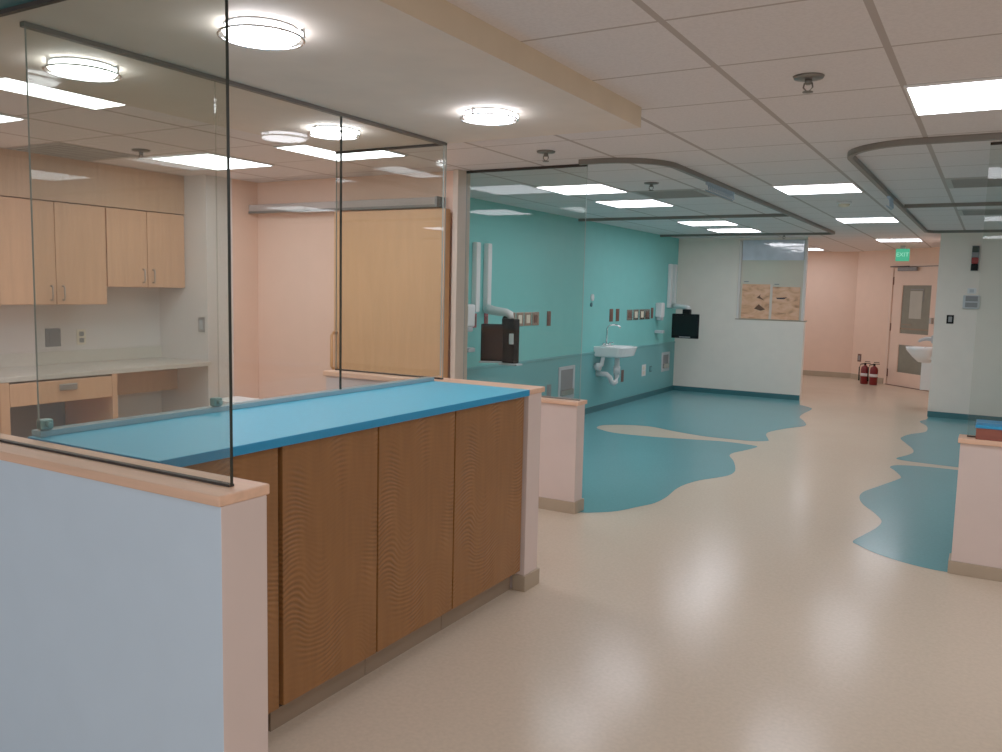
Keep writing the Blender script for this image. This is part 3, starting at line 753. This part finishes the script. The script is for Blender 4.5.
for x0, x1, bm_, top in ((-3.385, -2.96, 'beach1', 1.735), (-2.925, -2.52, 'beach2', 1.70)):
    pr = MB().box(x0, x1, 13.160, 13.178, 1.205, top).build('beach_print', bm_, t)
    if bm_ == 'beach1':
        mb = MB()
        for pts in ([(-3.19, 1.36), (-3.12, 1.43), (-3.085, 1.40), (-3.02, 1.35), (-3.09, 1.33)], [(-3.16, 1.53), (-3.10, 1.58), (-3.11, 1.55), (-3.04, 1.49), (-3.10, 1.51)]):
            a = [mb.bm.verts.new((x, 13.158, z)) for x, z in pts]; mb.bm.faces.new(a)
        mb.build('printed_rock', 'inkbrown', pr)
    else:
        mb = MB(); a = [mb.bm.verts.new((x, 13.158, z)) for x, z in [(-2.87, 1.535), (-2.85, 1.515), (-2.75, 1.515), (-2.70, 1.545), (-2.78, 1.54)]]; mb.bm.faces.new(a)
        mb.build('printed_boat', 'inkdark', pr)
    MB().box(x0+.02, x0+.09, 13.170, 13.178, top+.03, top+.045).build('print_caption_bar', 'midgray', t)
MB().box(-2.96, -2.925, 13.155, 13.178, 1.205, 1.735).build('mullion', 'cream', t)

# ------------------------------------------------------------------ right bay and far wall
t = thing('wooden_ledge', (.4, 5.6, .79), 'reddish wooden block with blue top on the right half wall', 'ledge')
MB().box(-.036, 1.4, 5.372, 5.62, .7905, .855, .002).build('wooden_body', 'redwood', t)
MB().box(-.04, 1.4, 5.368, 5.64, .855, .872, .003).build('blue_top', 'blue_edge', t)
YG = 12.5
t = thing('mounted_signal_lamp', (-.26, YG, 2.0), 'red and dark signal lamp high on the right grey wall', 'signal lamp')
MB().box(-0.2944, -0.2075, YG-.02, YG, 1.9416, 2.2650, .004).build('back_plate', 'midgray', t)
MB().box(-0.2896, -0.2124, YG-.07, YG-.02, 2.1781, 2.2602, .01).build('lamp', 'greenlamp', t)
MB().box(-0.2896, -0.2124, YG-.07, YG-.02, 2.1154, 2.1762, .008).build('speaker', 'midgray', t)
MB().box(-0.2915, -0.2104, YG-.08, YG-.02, 2.0333, 2.1125, .012).build('lamp', 'redlamp', t)
MB().box(-0.2915, -0.2104, YG-.08, YG-.02, 1.9465, 2.0314, .012).build('lamp', 'black', t)
t = thing('mounted_intercom', (-.28, YG, 1.45), 'grey wall intercom panel below the signal lamp', 'intercom')
MB().box(-0.3523, -0.1593, YG-.035, YG, 1.4542, 1.6279, .008).build('housing', 'lightgray', t)
MB().box(-0.3234, -0.1834, YG-.040, YG-.035, 1.5507, 1.6183).build('display', 'midgray', t)
MB().box(-0.3234, -0.1834, YG-.040, YG-.035, 1.4735, 1.5362, .001).build('keypad', 'midgray', t)
wall_plate('notice_plate', (-0.2606, YG, 1.6858), .10, .07, '-Y', 'plastic', 'small white plate just above the grey intercom panel', 'wall plate', 'lightgray')
wall_plate('light_switch', (-0.4827, YG, 1.3094), .085, .115, '-Y', 'black', 'dark switch on right grey wall lower left of intercom', 'switch', 'midgray')

# drinking fountain on the corridor side of the right grey wall
t = thing('drinking_fountain', (-.69, 13.5, .3), 'white drinking fountain in front of the far glazed door', 'drinking fountain')
mb = MB()
def fr(z, r, cx):
    return [mb.bm.verts.new((min(-.693, cx+r*math.cos(2*PI*i/20)*1.1), 13.5+r*math.sin(2*PI*i/20), z)) for i in range(20)]
rr = [fr(.66, .09, -.80), fr(.74, .14, -.83), fr(.83, .19, -.85), fr(.875, .185, -.862), fr(.87, .165, -.862), fr(.80, .10, -.85)]
for a, b in zip(rr, rr[1:]):
    for i in range(20): f = mb.bm.faces.new((a[i], a[(i+1) % 20], b[(i+1) % 20], b[i])); f.smooth = True
mb.bm.faces.new(rr[0]); mb.bm.faces.new(rr[-1]); mb.box(-.83, -.692, 13.40, 13.60, .70, .87, .01)
mb.build('bowl', 'porcelain', t)
MB().box(-.84, -.692, 13.44, 13.56, .26, .69, .01).build('drain_cover', 'porcelain', t)
MB().tube([(-.70, 13.5, .99), (-.80, 13.5, 1.0), (-.88, 13.5, .975), (-.90, 13.5, .95)], [.03, .028, .022, .016], 10).box(-.74, -.692, 13.44, 13.56, .94, 1.05, .01).build('spout', 'lightgray', t)

# far door in the 45 degree wall, local frame: x along wall, y behind, z up
ang = -PI/4
org = Vector((-2.30, 17.42, 0))
a = Vector((1, -1, 0)).normalized()
d = thing('door_2', org+a*1.0, None, None, rot=ang); d['kind'] = 'structure'
mb = MB(); mb.box(-.06, 0, -.02, .12, 0, 2.17, .003).box(1.20, 1.26, -.02, .12, 0, 2.17, .003).box(0, 1.2, -.02, .12, 2.12, 2.17, .003)
mb.build('door_frame', 'peach_door', d)
mb = MB()
W = 1.2
for x0, x1, z0, z1 in ((.004, .24, .01, 2.115), (.93, W-.004, .01, 2.115), (.24, .93, .01, .25), (.24, .93, .745, .95), (.24, .93, 1.80, 2.115)):
    mb.box(x0, x1, .0, .045, z0, z1)
lf = mb.build('door_leaf', 'peach_door', d)
MB().box(.24, .93, .015, .030, .95, 1.80).build('pane', 'pane_door', lf)
MB().box(.24, .93, .015, .030, .25, .745).build('pane', 'pane_door', lf)
MB().box(.43, .72, .010, .0145, 1.22, 1.70).build('notice', 'paper', lf)
MB().box(.43, .74, .008, .0145, 1.72, 1.735).box(.74, .752, .008, .0145, 1.52, 1.735).build('notice_frame', 'midgray', lf)
MB().box(.24, .93, .008, .0145, 1.02, 1.045).box(.28, .5, .008, .0145, 1.1, 1.115).build('glazing_bar', 'kick', lf)
for z in (.22, 1.05, 1.88): MB().box(-.012, .018, -.012, .0, z-.07, z+.07, .002).build('hinge', 'brown', d)
MB().box(.15, .62, -.06, -.021, 2.05, 2.115, .006).build('door_closer', 'midgray', d)
MB().box(-.05, .40, -.05, -.021, 2.122, 2.140).box(.4, 1.25, -.03, -.021, 2.122, 2.132).build('closer_arm', 'darkline', d)
MB().box(.985, 1.03, -.05, .0, 1.15, 1.25, .004).build('door_handle', 'alu', d)
MB().box(-.02, 1.2, -.022, -.002, 0, .012).build('threshold', 'brown', d)

# exit sign hung from the ceiling
t = thing('exit_sign', (-1.37, 15.5, 2.40), 'green lit EXIT sign hanging above the far door', 'sign')
MB().box(-1.475, -1.265, 15.485, 15.515, 2.185, 2.39, .012).build('panel', 'exit', t)
MB().box(-1.41, -1.33, 15.49, 15.51, 2.39, ZC-.001).build('mount', 'lightgray', t)
cu = bpy.data.curves.new('exit_letters', 'FONT'); cu.body = 'EXIT'; cu.size = .095; cu.align_x = 'CENTER'; cu.align_y = 'CENTER'; cu.extrude = .001
fo = bpy.data.objects.new('exit_lettering', cu); COL.objects.link(fo)
me = bpy.data.meshes.new_from_object(fo); bpy.data.objects.remove(fo)
me.transform(Matrix.Rotation(PI/2, 4, 'X')); me.materials.clear(); me.materials.append(M['exit_txt'])
lo = bpy.data.objects.new('lettering', me); COL.objects.link(lo); lo.parent = t; lo.location = (0, -.0165, -.11)

# fire extinguishers on the floor
def extinguisher(x, y, label):
    t = thing('fire_extinguisher', (x, y, 0), label, 'fire extinguisher', 'fire extinguishers on the corridor floor')
    MB().lathe((x, y, 0), [(.055, .0), (.07, .01), (.07, .27), (.06, .31), (.03, .335), (.022, .345)], 'Z', 24).build('cylinder', 'red', t)
    MB().lathe((x, y, 0), [(.0705, .15), (.0705, .20)], 'Z', 24).build('paper_label', 'plastic', t)
    MB().lathe((x, y, 0), [(.02, .345), (.02, .38)], 'Z', 12).box(x-.02, x+.09, y-.012, y+.012, .375, .388, .003).box(x-.01, x+.08, y-.012, y+.012, .405, .416, .003).build('valve', 'black', t)
    MB().tube([(x-.02, y, .37), (x-.075, y, .36), (x-.095, y, .30), (x-.095, y, .16), (x-.092, y, .06)], [.011]*4+[.016], 8).build('hose', 'black', t)
extinguisher(-1.94, 16.45, 'left red fire extinguisher standing against far peach wall')
extinguisher(-1.78, 16.38, 'right red fire extinguisher, nearer the far glazed door')
def diag_plate(u, z, w, h, label):
    p = thing('outlet_plate', org+a*u+Vector((0, 0, z)), label, 'outlet', rot=ang)
    MB().box(-w/2, w/2, -.008, 0, -h/2, h/2, .002).build('plate', 'brown', p)
    MB().box(-w*.25, w*.25, -.012, -.008, -h*.3, h*.3).build('socket', 'midgray', p)
diag_plate(.22, .42, .10, .15, 'brown outlet plate on peach wall above the fire extinguishers')

# ------------------------------------------------------------------ world, camera, colour
wd = bpy.data.worlds.new('World'); scn.world = wd; wd.use_nodes = True
bg = wd.node_tree.nodes['Background']; bg.inputs['Color'].default_value = (.74, .68, .64, 1); bg.inputs['Strength'].default_value = .85

f_px = 837.36
yaw, pitch, roll = .528412819, .103321146, .0228218212
cy, sy, cp, sp, cr, sr = math.cos(yaw), math.sin(yaw), math.cos(pitch), math.sin(pitch), math.cos(roll), math.sin(roll)
fw = Vector((-sy*cp, cy*cp, -sp)); r0 = Vector((cy, sy, 0)); u0 = r0.cross(fw)
r = cr*r0+sr*u0; u = -sr*r0+cr*u0
cam = bpy.data.cameras.new('camera'); co = bpy.data.objects.new('camera', cam); COL.objects.link(co)
co.matrix_world = Matrix(((r.x, u.x, -fw.x, 0), (r.y, u.y, -fw.y, 0), (r.z, u.z, -fw.z, H), (0, 0, 0, 1)))
cam.sensor_width = 36; cam.lens = f_px/1002*36; cam.clip_start = .02
scn.camera = co
# unseen cool area lamp, added behind the camera as bluish fill
ld = bpy.data.lights.new('cool_rear_fill', 'AREA'); ld.shape = 'RECTANGLE'; ld.size = 2.4; ld.size_y = 1.4; ld.energy = 20; ld.color = (.62, .78, 1.0)
lo = bpy.data.objects.new('cool_rear_fill', ld); COL.objects.link(lo); lo.location = (-4.2, -3.6, 1.5); lo.rotation_euler = (PI/2, 0, 0)

scn.view_settings.view_transform = 'Standard'
scn.view_settings.look = 'None'
scn.view_settings.exposure = 0.06
scn.view_settings.gamma = 1.25
scn.cycles.use_denoising = True
scn.cycles.max_bounces = 10; scn.cycles.diffuse_bounces = 7; scn.cycles.transparent_max_bounces = 16
scn.cycles.sample_clamp_indirect = 4.0
scn.cycles.caustics_reflective = False; scn.cycles.caustics_refractive = False
